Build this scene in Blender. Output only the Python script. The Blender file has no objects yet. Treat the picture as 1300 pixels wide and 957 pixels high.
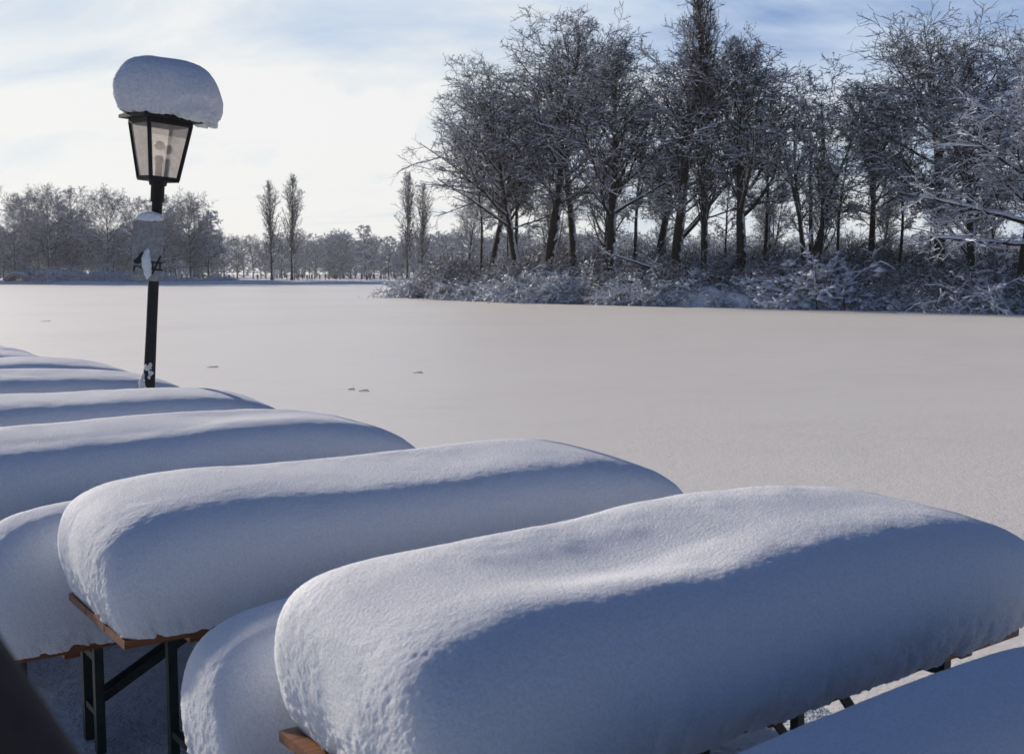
import bpy, math, random
import numpy as np
from mathutils import Vector, Matrix

R = math.radians
sc = bpy.context.scene
COL = sc.collection

# ------------------------------------------------------------------ camera, sky, sun, exposure
F = 1400.0                       # focal length in photograph pixels (1300 wide)
CAM_Z = 1.9
PITCH = math.atan((478.5 - 348) / F)
cam = bpy.data.cameras.new('camera')
cam_o = bpy.data.objects.new('camera', cam)
COL.objects.link(cam_o)
cam.sensor_width = 36.0
cam.lens = F / 1300 * 36
cam.clip_start, cam.clip_end = 0.05, 6000
cam_o.location = (0, 0, CAM_Z)
cam_o.rotation_euler = (math.pi / 2 - PITCH, 0, 0)
cam.dof.use_dof = True
cam.dof.focus_distance = 7.0
cam.dof.aperture_fstop = 7.0
sc.camera = cam_o

SUN_AZ, SUN_EL = -44.0, 17.0     # degrees: left of the view, above the horizon
world = bpy.data.worlds.new('World')
sc.world = world
world.use_nodes = True
wn, wl = world.node_tree.nodes, world.node_tree.links
wn.clear()
sky = wn.new('ShaderNodeTexSky')
sky.sky_type = 'NISHITA'
sky.sun_disc = False
sky.sun_elevation = R(SUN_EL)
sky.sun_rotation = R(SUN_AZ)
sky.altitude = 500
sky.air_density = 1.0
sky.dust_density = 0.6
sky.ozone_density = 2.0
bg = wn.new('ShaderNodeBackground')
bg.inputs['Strength'].default_value = 0.05
wo = wn.new('ShaderNodeOutputWorld')
# thin high cloud: fbm noise on the cloud plane, whitening the sky
tc = wn.new('ShaderNodeTexCoord')
sep = wn.new('ShaderNodeSeparateXYZ')
wl.new(tc.outputs['Generated'], sep.inputs[0])
def wmath(op, a, b=None, c=None):
    n = wn.new('ShaderNodeMath'); n.operation = op
    for i, v in enumerate((a, b, c)):
        if v is None: continue
        if isinstance(v, (int, float)): n.inputs[i].default_value = v
        else: wl.new(v, n.inputs[i])
    return n.outputs[0]
zz = wmath('ADD', wmath('MAXIMUM', sep.outputs['Z'], 0.0), 0.30)
cx = wmath('DIVIDE', sep.outputs['X'], zz)
cy = wmath('DIVIDE', sep.outputs['Y'], zz)
cmb = wn.new('ShaderNodeCombineXYZ')
wl.new(cx, cmb.inputs[0]); wl.new(cy, cmb.inputs[1])
nz = wn.new('ShaderNodeTexNoise')
nz.inputs['Scale'].default_value = 1.7
nz.inputs['Detail'].default_value = 9
nz.inputs['Roughness'].default_value = 0.58
nz.inputs['Distortion'].default_value = 0.6
mp = wn.new('ShaderNodeMapping')
mp.inputs['Rotation'].default_value = (0, 0, R(35))
mp.inputs['Location'].default_value = (0.65, 0.2, 0)
mp.inputs['Scale'].default_value = (0.8, 1.1, 1)
wl.new(cmb.outputs[0], mp.inputs[0]); wl.new(mp.outputs[0], nz.inputs['Vector'])
rmp = wn.new('ShaderNodeMapRange')
rmp.inputs['From Min'].default_value = 0.33
rmp.inputs['From Max'].default_value = 0.70
wl.new(nz.outputs['Fac'], rmp.inputs['Value'])
# thin veil of high ice cloud, bright with forward scattering towards the sun
sdir = Vector((math.sin(R(SUN_AZ)) * math.cos(R(SUN_EL)), math.cos(R(SUN_AZ)) * math.cos(R(SUN_EL)), math.sin(R(SUN_EL))))
dt = wn.new('ShaderNodeVectorMath'); dt.operation = 'DOT_PRODUCT'
dt.inputs[1].default_value = sdir
nrm = wn.new('ShaderNodeVectorMath'); nrm.operation = 'NORMALIZE'
wl.new(tc.outputs['Generated'], nrm.inputs[0]); wl.new(nrm.outputs[0], dt.inputs[0])
# more veil low down, and where the cloud noise is dense
low = wn.new('ShaderNodeMapRange'); low.interpolation_type = 'SMOOTHSTEP'
for k_, v_ in (('From Min', 0.55), ('From Max', -0.02), ('To Min', -0.80), ('To Max', 0.42)): low.inputs[k_].default_value = v_
wl.new(sep.outputs['Z'], low.inputs['Value'])
key = wmath('ADD', wmath('ADD', dt.outputs['Value'], low.outputs[0]), wmath('MULTIPLY_ADD', rmp.outputs[0], 0.72, -0.45))
vr = wn.new('ShaderNodeValToRGB')
el = vr.color_ramp.elements
stops = [(0.0, (0.06, 0.105, 0.25)), (0.20, (0.22, 0.33, 0.56)), (0.50, (0.46, 0.56, 0.72)), (0.85, (0.70, 0.74, 0.77)), (1.15, (0.81, 0.805, 0.795))]
while len(el) < len(stops): el.new(0.5)
for e_, (p_, c_) in zip(el, stops): e_.position = p_; e_.color = (*c_, 1)
wl.new(key, vr.inputs[0])
vfac = wn.new('ShaderNodeMapRange'); vfac.interpolation_type = 'SMOOTHSTEP'
for k_, v_ in (('From Min', -0.15), ('From Max', 0.30), ('To Min', 0.6), ('To Max', 0.9)): vfac.inputs[k_].default_value = v_
wl.new(key, vfac.inputs['Value'])
vs = wn.new('ShaderNodeVectorMath'); vs.operation = 'SCALE'
vs.inputs['Scale'].default_value = 1.0 / 0.05
wl.new(vr.outputs[0], vs.inputs[0])
mix = wn.new('ShaderNodeMix'); mix.data_type = 'RGBA'
wl.new(vfac.outputs[0], mix.inputs['Factor'])
wl.new(sky.outputs[0], mix.inputs['A']); wl.new(vs.outputs[0], mix.inputs['B'])
wl.new(mix.outputs['Result'], bg.inputs['Color'])
wl.new(bg.outputs[0], wo.inputs[0])

sun = bpy.data.lights.new('sun', 'SUN')
sun.energy = 5.0
sun.angle = R(1.2)
sun.color = (1.0, 0.87, 0.73)
sun_o = bpy.data.objects.new('sun', sun)
COL.objects.link(sun_o)
sd = Vector((math.sin(R(SUN_AZ)) * math.cos(R(SUN_EL)), math.cos(R(SUN_AZ)) * math.cos(R(SUN_EL)), math.sin(R(SUN_EL))))
sun_o.rotation_euler = sd.to_track_quat('Z', 'Y').to_euler()

sc.view_settings.view_transform = 'Standard'
sc.view_settings.look = 'None'
sc.view_settings.gamma = 1
sc.view_settings.use_curve_mapping = False
sc.view_settings.exposure = 0.26
sc.render.engine = 'CYCLES'
sc.cycles.use_denoising = True
sc.cycles.max_bounces = 6
sc.cycles.diffuse_bounces = 3
sc.cycles.transparent_max_bounces = 8
sc.cycles.volume_bounces = 0

# ------------------------------------------------------------------ helpers
CP, SP = math.cos(PITCH), math.sin(PITCH)
def ray(px, py):
    u, v = (px - 650) / F, (478.5 - py) / F
    return Vector((u, CP + v * SP, -SP + v * CP))
def at(px, py, z):
    d = ray(px, py); t = (z - CAM_Z) / d.z
    return Vector((d.x * t, d.y * t, z))
def at_depth(px, py, y):
    d = ray(px, py); t = y / d.y
    return Vector((d.x * t, y, CAM_Z + d.z * t))

def tag(o, label=None, cat=None, group=None, kind=None):
    if label: o['label'] = label
    if cat: o['category'] = cat
    if group: o['group'] = group
    if kind: o['kind'] = kind
    return o
def empty(name, loc=(0, 0, 0), rz=0.0):
    o = bpy.data.objects.new(name, None)
    o.empty_display_size = 0.2
    o.location = loc; o.rotation_euler = (0, 0, rz)
    COL.objects.link(o)
    return o
def link(name, me, parent=None):
    o = bpy.data.objects.new(name, me)
    COL.objects.link(o)
    if parent: o.parent = parent
    return o
def copy_tree(o, parent=None):
    c = o.copy(); COL.objects.link(c)
    if parent: c.parent = parent
    for ch in list(o.children): copy_tree(ch, c)
    return c

class MB:
    """collects vertices and quads/tris, links them as one mesh"""
    def __init__(self): self.v, self.f, self.m, self.s = [], [], [], []; self.n = 0
    def add(self, verts, faces, mat=0, smooth=True):
        verts = np.asarray(verts, float).reshape(-1, 3); faces = np.asarray(faces, int)
        self.v.append(verts); self.f.append(faces + self.n); self.m.append(mat); self.s.append(smooth)
        self.n += len(verts)
    def grid(self, P, closed_u=False, closed_v=False, **k):
        P = np.asarray(P); a, b = P.shape[:2]
        I = np.arange(a * b).reshape(a, b)
        if closed_u: I = np.vstack([I, I[:1]])
        if closed_v: I = np.hstack([I, I[:, :1]])
        q = np.stack([I[:-1, :-1], I[1:, :-1], I[1:, 1:], I[:-1, 1:]], -1).reshape(-1, 4)
        self.add(P.reshape(-1, 3), q, **k)
    def box(self, c, s, rot=None, **k):
        c = np.array(c, float); h = np.array(s, float) / 2
        V = np.array([[x, y, z] for x in (-1, 1) for y in (-1, 1) for z in (-1, 1)], float) * h
        if rot is not None: V = V @ np.array(rot).T
        k.setdefault('smooth', False)
        self.add(V + c, [[0, 1, 3, 2], [4, 6, 7, 5], [0, 4, 5, 1], [2, 3, 7, 6], [0, 2, 6, 4], [1, 5, 7, 3]], **k)
    def bar(self, a, b, w, h=None, up=(0, 0, 1), **k):
        a, b = Vector(a), Vector(b); d = (b - a); L = d.length; d.normalize()
        s = d.cross(Vector(up))
        if s.length < 1e-4: s = d.cross(Vector((1, 0, 0)))
        s.normalize(); u = s.cross(d)
        M = np.array([d, s, u]).T
        self.box((a + b) / 2, (L, w, h or w), rot=M, **k)
    def tube(self, pts, rad, n=10, cap=True, **k):
        pts = np.asarray(pts, float); rad = np.broadcast_to(np.asarray(rad, float), (len(pts),))
        self.grid(rings(pts[None], rad[None], n)[0], closed_v=True, **k)
        if cap:
            base = self.n - len(pts) * n
            for ring, c in ((0, pts[0]), (len(pts) - 1, pts[-1])):
                s0 = self.n
                idx = np.arange(n) + base + ring * n
                self.v.append(np.asarray(c).reshape(1, 3)); self.n += 1
                t = np.stack([np.full(n, s0), idx, np.roll(idx, -1)], -1)
                self.f.append(t); self.m.append(k.get('mat', 0)); self.s.append(k.get('smooth', True))
    def mesh(self, name, mats):
        me = bpy.data.meshes.new(name)
        if not isinstance(mats, (list, tuple)): mats = [mats]
        for m in mats: me.materials.append(m)
        V = np.concatenate(self.v)
        tot = np.concatenate([np.full(len(f), f.shape[1]) for f in self.f])
        loops = np.concatenate([f.ravel() for f in self.f])
        mi = np.concatenate([np.full(len(f), m) for f, m in zip(self.f, self.m)])
        sm = np.concatenate([np.full(len(f), s) for f, s in zip(self.f, self.s)])
        me.vertices.add(len(V)); me.vertices.foreach_set('co', V.astype(np.float32).ravel())
        me.loops.add(len(loops)); me.loops.foreach_set('vertex_index', loops.astype(np.int32))
        me.polygons.add(len(tot))
        st = np.concatenate([[0], np.cumsum(tot)[:-1]])
        me.polygons.foreach_set('loop_start', st.astype(np.int32))
        me.polygons.foreach_set('loop_total', tot.astype(np.int32))
        me.polygons.foreach_set('material_index', mi.astype(np.int32))
        me.polygons.foreach_set('use_smooth', sm.astype(bool))
        me.update(calc_edges=True); me.validate()
        return me
    def build(self, name, mats, parent=None):
        return link(name, self.mesh(name, mats), parent)

def frames(P):
    """tangent, side, up for polylines P (B,N,3)"""
    T = np.gradient(P, axis=1)
    T /= np.linalg.norm(T, axis=2, keepdims=True) + 1e-9
    ref = np.zeros_like(T); ref[..., 2] = 1
    vert = np.abs(T[:, :1, 2]) > 0.9
    ref = np.where(vert[..., None], np.array([1.0, 0, 0]), ref)
    S = np.cross(T, ref); S /= np.linalg.norm(S, axis=2, keepdims=True) + 1e-9
    return T, S, np.cross(S, T)
def rings(P, rad, n):
    T, S, U = frames(P)
    a = np.arange(n) * 2 * np.pi / n
    return P[:, :, None, :] + rad[:, :, None, None] * (S[:, :, None, :] * np.cos(a)[:, None] + U[:, :, None, :] * np.sin(a)[:, None])
def add_strips(mb, G, closed=True, **k):
    """G (B,N,S,3) -> many tubes at once"""
    B, N, S = G.shape[:3]
    I = np.arange(B * N * S).reshape(B, N, S)
    J = np.concatenate([I, I[:, :, :1]], 2) if closed else I
    q = np.stack([J[:, :-1, :-1], J[:, 1:, :-1], J[:, 1:, 1:], J[:, :-1, 1:]], -1).reshape(-1, 4)
    mb.add(G.reshape(-1, 3), q, **k)

def _hash(i, j, k, seed):
    h = (i * 374761393 + j * 668265263 + k * 2147483647 + seed * 974634777) & 0xFFFFFFFF
    h = ((h ^ (h >> 13)) * 1274126177) & 0xFFFFFFFF
    return ((h ^ (h >> 16)) & 0xFFFFFF) / float(0xFFFFFF)
def vnoise(P, seed=0):
    P = np.asarray(P, float); I = np.floor(P).astype(np.int64); f = P - I
    f = f * f * f * (f * (f * 6 - 15) + 10)
    out = 0
    for dx in (0, 1):
        for dy in (0, 1):
            for dz in (0, 1):
                w = (f[..., 0] if dx else 1 - f[..., 0]) * (f[..., 1] if dy else 1 - f[..., 1]) * (f[..., 2] if dz else 1 - f[..., 2])
                out = out + w * _hash(I[..., 0] + dx, I[..., 1] + dy, I[..., 2] + dz, seed)
    return out * 2 - 1
def fbm(P, octv=4, seed=0, rough=0.5):
    P = np.asarray(P, float); a, s, out = 1.0, 1.0, 0
    for o in range(octv):
        out = out + a * vnoise(P * s + 17.3 * o, seed + o); a *= rough; s *= 2.03
    return out

# ------------------------------------------------------------------ materials
def mat(name, color, rough=0.7, spec=0.3):
    m = bpy.data.materials.new(name); m.use_nodes = True
    b = m.node_tree.nodes['Principled BSDF']
    b.inputs['Base Color'].default_value = (*color, 1)
    b.inputs['Roughness'].default_value = rough
    b.inputs['Specular IOR Level'].default_value = spec
    return m, m.node_tree.nodes, m.node_tree.links, b
def noise(n, l, scale, detail=4, rough=0.55, coord='Object', dist=0.0):
    t = n.new('ShaderNodeTexCoord'); x = n.new('ShaderNodeTexNoise')
    x.inputs['Scale'].default_value = scale; x.inputs['Detail'].default_value = detail
    x.inputs['Roughness'].default_value = rough; x.inputs['Distortion'].default_value = dist
    l.new(t.outputs[coord], x.inputs['Vector'])
    return x
def bump(n, l, src, strength, dist, prev=None):
    b = n.new('ShaderNodeBump'); b.inputs['Strength'].default_value = strength
    b.inputs['Distance'].default_value = dist
    l.new(src, b.inputs['Height'])
    if prev: l.new(prev.outputs[0], b.inputs['Normal'])
    return b
def ramp(n, l, src, stops):
    r = n.new('ShaderNodeValToRGB'); e = r.color_ramp.elements
    while len(e) < len(stops): e.new(0.5)
    for el, (p, c) in zip(e, stops): el.position = p; el.color = (*c, 1)
    l.new(src, r.inputs[0])
    return r

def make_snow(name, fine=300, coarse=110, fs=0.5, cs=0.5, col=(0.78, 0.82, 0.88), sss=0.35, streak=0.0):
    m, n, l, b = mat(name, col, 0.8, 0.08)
    a = noise(n, l, fine, 3, 0.7); c = noise(n, l, coarse, 5, 0.65)
    b1 = bump(n, l, c.outputs['Fac'], cs * 1.4, 1.3 / coarse)
    b2 = bump(n, l, a.outputs['Fac'], fs, 0.004, b1)
    if streak:
        w = noise(n, l, 1.0, 4, 0.6); mp_ = n.new('ShaderNodeMapping'); mp_.inputs['Scale'].default_value = (26, 26, 5)
        l.new(n['Texture Coordinate'].outputs['Object'], mp_.inputs[0]); l.new(mp_.outputs[0], w.inputs['Vector'])
        b2 = bump(n, l, w.outputs['Fac'], streak, 0.02, b2)
    l.new(b2.outputs[0], b.inputs['Normal'])
    sp = noise(n, l, coarse * 1.2, 3, 0.8)
    sm_ = n.new('ShaderNodeMapRange'); sm_.inputs['From Min'].default_value = 0.36; sm_.inputs['From Max'].default_value = 0.58; sm_.inputs['To Min'].default_value = 0.86
    l.new(sp.outputs['Fac'], sm_.inputs['Value'])
    sc_ = n.new('ShaderNodeVectorMath'); sc_.operation = 'SCALE'; sc_.inputs[0].default_value = tuple(min(1, c * 1.03) for c in col)
    l.new(sm_.outputs[0], sc_.inputs['Scale']); l.new(sc_.outputs[0], b.inputs['Base Color'])
    if sss:
        b.inputs['Subsurface Weight'].default_value = sss
        b.inputs['Subsurface Radius'].default_value = (0.9, 1.0, 1.15)
        b.inputs['Subsurface Scale'].default_value = 0.045
    return m
M = {}
M['snow'] = make_snow('packed_snow', streak=0.05)
M['snow_crust'] = make_snow('crumbly_snow', 200, 35, 0.5, 0.5)
M['tree_snow'], n_, l_, b_ = mat('branch_snow', (0.74, 0.79, 0.86), 0.6, 0.2)
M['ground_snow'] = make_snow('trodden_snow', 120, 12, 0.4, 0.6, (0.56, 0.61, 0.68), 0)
M['bank_snow'] = make_snow('bank_snow', 20, 1.5, 0.3, 0.6, (0.82, 0.85, 0.9), 0)

# frozen lake: thin snow on ice, granular, faintly mottled and streaked by the wind
m, n, l, b = mat('snowy_ice', (0.74, 0.73, 0.73), 0.45, 0.5)
b.inputs['Coat Weight'].default_value = 0.4
b.inputs['Coat Roughness'].default_value = 0.5
b.inputs['Coat IOR'].default_value = 1.31
big = noise(n, l, 0.045, 5, 0.6, dist=0.8)
mid = noise(n, l, 1.1, 5, 0.65)
mx = n.new('ShaderNodeMath'); mx.operation = 'MULTIPLY_ADD'; mx.inputs[1].default_value = 0.45
l.new(mid.outputs['Fac'], mx.inputs[0]); l.new(big.outputs['Fac'], mx.inputs[2])
rp = ramp(n, l, mx.outputs[0], [(0.45, (0.80, 0.77, 0.71)), (0.72, (0.89, 0.86, 0.79)), (0.95, (0.92, 0.89, 0.82))])
gs = noise(n, l, 30, 3, 0.7)
gm = n.new('ShaderNodeMapRange'); gm.inputs['From Min'].default_value = 0.35; gm.inputs['From Max'].default_value = 0.6; gm.inputs['To Min'].default_value = 0.88
l.new(gs.outputs['Fac'], gm.inputs['Value'])
gx = n.new('ShaderNodeVectorMath'); gx.operation = 'SCALE'
l.new(rp.outputs[0], gx.inputs[0]); l.new(gm.outputs[0], gx.inputs['Scale']); l.new(gx.outputs[0], b.inputs['Base Color'])
g1 = noise(n, l, 26, 4, 0.75); g2 = noise(n, l, 6, 4, 0.6)
b1 = bump(n, l, g2.outputs['Fac'], 0.25, 0.03)
b2 = bump(n, l, g1.outputs['Fac'], 0.6, 0.012, b1)
l.new(b2.outputs[0], b.inputs['Normal'])
M['ice'] = m

# bark with wind-plastered snow on one side
m, n, l, b = mat('bark', (0.035, 0.028, 0.024), 0.9, 0.15)
geo = n.new('ShaderNodeNewGeometry')
dot = n.new('ShaderNodeVectorMath'); dot.operation = 'DOT_PRODUCT'
dot.inputs[1].default_value = Vector((0.85, -0.35, 0.55)).normalized()
l.new(geo.outputs['Normal'], dot.inputs[0])
nn = noise(n, l, 1.3, 5, 0.7); 
ad = n.new('ShaderNodeMath'); ad.operation = 'MULTIPLY_ADD'; ad.inputs[1].default_value = 1.6; 
l.new(nn.outputs['Fac'], ad.inputs[0]); l.new(dot.outputs['Value'], ad.inputs[2])
st = n.new('ShaderNodeMapRange'); st.inputs['From Min'].default_value = 1.45; st.inputs['From Max'].default_value = 1.6
l.new(ad.outputs[0], st.inputs['Value'])
fine = noise(n, l, 9, 5, 0.7)
rb = ramp(n, l, fine.outputs['Fac'], [(0.3, (0.012, 0.010, 0.009)), (0.7, (0.04, 0.032, 0.028))])
mxc = n.new('ShaderNodeMix'); mxc.data_type = 'RGBA'
l.new(st.outputs[0], mxc.inputs['Factor']); l.new(rb.outputs[0], mxc.inputs['A'])
mxc.inputs['B'].default_value = (0.8, 0.83, 0.88, 1)
l.new(mxc.outputs['Result'], b.inputs['Base Color'])
l.new(bump(n, l, fine.outputs['Fac'], 0.8, 0.04).outputs[0], b.inputs['Normal'])
M['bark'] = m
M['twig'], *_ = mat('twig_bark', (0.032, 0.024, 0.02), 0.9, 0.05)
M['brush'], *_ = mat('dry_brush', (0.06, 0.043, 0.032), 0.9, 0.1)

m, n, l, b = mat('varnished_wood', (0.22, 0.09, 0.035), 0.45, 0.4)
w = noise(n, l, 6, 6, 0.65)
mpn = n.new('ShaderNodeMapping'); mpn.inputs['Scale'].default_value = (0.6, 9, 9)
l.new(n['Texture Coordinate'].outputs['Object'], mpn.inputs[0]); l.new(mpn.outputs[0], w.inputs['Vector'])
rw = ramp(n, l, w.outputs['Fac'], [(0.3, (0.12, 0.045, 0.018)), (0.6, (0.24, 0.1, 0.04)), (0.8, (0.3, 0.14, 0.06))])
l.new(rw.outputs[0], b.inputs['Base Color']); l.new(bump(n, l, w.outputs['Fac'], 0.3, 0.004).outputs[0], b.inputs['Normal'])
M['wood'] = m
m, n, l, b = mat('dark_timber', (0.03, 0.02, 0.018), 0.7, 0.25)
w = noise(n, l, 14, 5, 0.65)
l.new(ramp(n, l, w.outputs['Fac'], [(0.3, (0.028, 0.02, 0.018)), (0.75, (0.075, 0.054, 0.046))]).outputs[0], b.inputs['Base Color'])
l.new(bump(n, l, w.outputs['Fac'], 0.4, 0.01).outputs[0], b.inputs['Normal'])
M['timber'] = m
def painted(name, col, rough=0.5):
    m, n, l, b = mat(name, col, rough, 0.4)
    w = noise(n, l, 30, 5, 0.7)
    c0 = tuple(c * 0.7 for c in col); c1 = tuple(min(1, c * 1.5 + 0.005) for c in col)
    l.new(ramp(n, l, w.outputs['Fac'], [(0.35, c0), (0.7, c1)]).outputs[0], b.inputs['Base Color'])
    l.new(bump(n, l, w.outputs['Fac'], 0.15, 0.003).outputs[0], b.inputs['Normal'])
    return m
M['steel'] = painted('dark_green_steel', (0.02, 0.028, 0.026))
M['iron'] = painted('black_iron', (0.006, 0.007, 0.009), 0.7)
M['plate'] = painted('grey_enamel', (0.23, 0.24, 0.255), 0.4)
M['black'] = painted('black_ink', (0.008, 0.008, 0.009), 0.6)
M['ceramic'] = painted('white_ceramic', (0.5, 0.5, 0.48), 0.3)
M['stone'] = painted('bridge_stone', (0.3, 0.25, 0.22), 0.85)
# dirty frosted lantern glass
m, n, l, b = mat('frosted_pane', (0.62, 0.58, 0.55), 0.35, 0.5)
tr = n.new('ShaderNodeBsdfTransparent'); tl = n.new('ShaderNodeBsdfTranslucent')
tl.inputs['Color'].default_value = (0.8, 0.74, 0.70, 1)
d1 = noise(n, l, 18, 6, 0.7)
l.new(ramp(n, l, d1.outputs['Fac'], [(0.3, (0.34, 0.325, 0.32)), (0.65, (0.58, 0.55, 0.54))]).outputs[0], tl.inputs['Color'])
m1 = n.new('ShaderNodeMixShader'); m1.inputs[0].default_value = 0.66
l.new(tr.outputs[0], m1.inputs[1]); l.new(tl.outputs[0], m1.inputs[2])
m2 = n.new('ShaderNodeMixShader'); m2.inputs[0].default_value = 0.15
l.new(m1.outputs[0], m2.inputs[1]); l.new(b.outputs[0], m2.inputs[2])
l.new(m2.outputs[0], n['Material Output'].inputs['Surface'])
M['pane'] = m
M['water'], *_ = mat('dark_water', (0.02, 0.025, 0.03), 0.06, 0.5)

# ------------------------------------------------------------------ setting
ICE = -0.5
def sheet(name, x0, x1, y0, y1, z, m, nx=2, ny=2, hfun=None):
    X, Y = np.meshgrid(np.linspace(x0, x1, nx), np.linspace(y0, y1, ny), indexing='ij')
    Z = np.full_like(X, z) if hfun is None else hfun(X, Y)
    mb = MB(); mb.grid(np.stack([X, Y, Z], -1))
    return tag(mb.build(name, m), kind='structure')
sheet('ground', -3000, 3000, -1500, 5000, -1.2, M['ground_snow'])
sheet('frozen_lake', -700, 700, 0.4, 420, ICE, M['ice'])

YAW = 54.0
AX = np.array([math.sin(R(YAW)), math.cos(R(YAW)), 0]); ROW = np.array([-math.cos(R(YAW)), math.sin(R(YAW)), 0])
B0 = np.array(at(190, 808, 0.75)); B0[2] = 0
# terrace: its lake edge runs along the table ends
edge = B0 + AX * 2.75
us = np.linspace(-9, 0, 90); vs = np.linspace(-5, 20, 160)
U, V = np.meshgrid(us, vs, indexing='ij')
Pt = edge + U[..., None] * AX + V[..., None] * ROW
Z = 0.03 * fbm(Pt * 1.7, 4, 5) + 0.015 * fbm(Pt * 9, 3, 8)
Z = np.where(U > -0.02, Z, Z)
Pt[..., 2] = Z
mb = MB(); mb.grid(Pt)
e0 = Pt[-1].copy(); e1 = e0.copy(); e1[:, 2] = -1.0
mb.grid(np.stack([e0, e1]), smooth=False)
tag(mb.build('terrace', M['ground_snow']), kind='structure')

# far meadow behind the lake, with a low bank at the water line
SH_Y = 262.0
xs = np.linspace(-420, 420, 240)
ys = np.concatenate([[SH_Y - 2, SH_Y - 1.2, SH_Y], np.linspace(SH_Y + 4, 420, 30), [700, 1200, 2500, 5000]])
X, Y = np.meshgrid(xs, ys, indexing='ij')
wob = 4 * fbm(np.stack([X * 0.02, X * 0, X * 0], -1), 3, 2)
prof = np.interp(Y, [SH_Y - 2, SH_Y - 1.2, SH_Y, SH_Y + 4, 420, 5000], [-0.9, -0.1, 0.18, 0.3, 0.1, 0.1])
Yw = Y + np.where(Y < 420, wob, 0)
Zs = prof + 0.12 * fbm(np.stack([X * 0.15, Y * 0.15, X * 0], -1), 3, 9) * (Y > SH_Y - 1.5)
mb = MB(); mb.grid(np.stack([X, Yw, Zs], -1))
tag(mb.build('far_meadow', M['bank_snow']), kind='structure')

# wooded island on the right
shore_px = [(518, 377), (560, 380.5), (640, 383), (740, 385.5), (850, 389), (1000, 392), (1130, 393.5), (1300, 399)]
shore = np.array([at(x, y, ICE) for x, y in shore_px])[:, :2]
shore = np.vstack([shore, shore[-1] + [14, -6], shore[-1] + [34, -10]])
def shore_y(x): return np.interp(x, shore[:, 0], shore[:, 1])
sx = np.linspace(shore[0, 0], shore[-1, 0], 220)
sv = np.concatenate([np.linspace(0, 3, 14), np.linspace(3.6, 45, 30)])
S, V = np.meshgrid(np.linspace(0, 1, 220), sv, indexing='ij')
X = np.interp(S, np.linspace(0, 1, 220), sx)
Y0 = shore_y(X)
taper = np.clip((X - shore[0, 0]) / 6.0, 0.02, 1)
pxs = 650 + F * X / Y0
ledge = np.exp(-((pxs - 985) / 120.0) ** 4) * np.clip(0.35 + 0.8 * fbm(np.stack([X * 0.7, X * 0, X * 0], -1), 3, 21), 0, 0.9)
P3 = np.stack([X * 0.4, (Y0 + V) * 0.4, X * 0], -1)
hh = np.interp(V, [0, 0.25, 0.7, 1.6, 3, 12, 45], [-0.3, 0.2, 0.62, 0.85, 0.95, 1.0, 0.4])
Z = ICE - 0.05 + hh * taper ** 0.5 + 0.85 * ledge * np.exp(-((V - 1.1) / 0.9) ** 2) + 0.3 * fbm(P3 * 1.2, 4, 3) * np.clip(V / 1.0, 0, 1)
Xs = X + (1 - taper) * V * 0.45
Ys = Y0 + V * np.clip(0.25 + taper, 0, 1) + 0.5 * fbm(np.stack([X * 0.5, X * 0, X * 0], -1), 3, 4)
mb = MB(); mb.grid(np.stack([Xs, Ys, Z], -1))
tag(mb.build('island_bank', M['bank_snow']), kind='structure')

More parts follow.
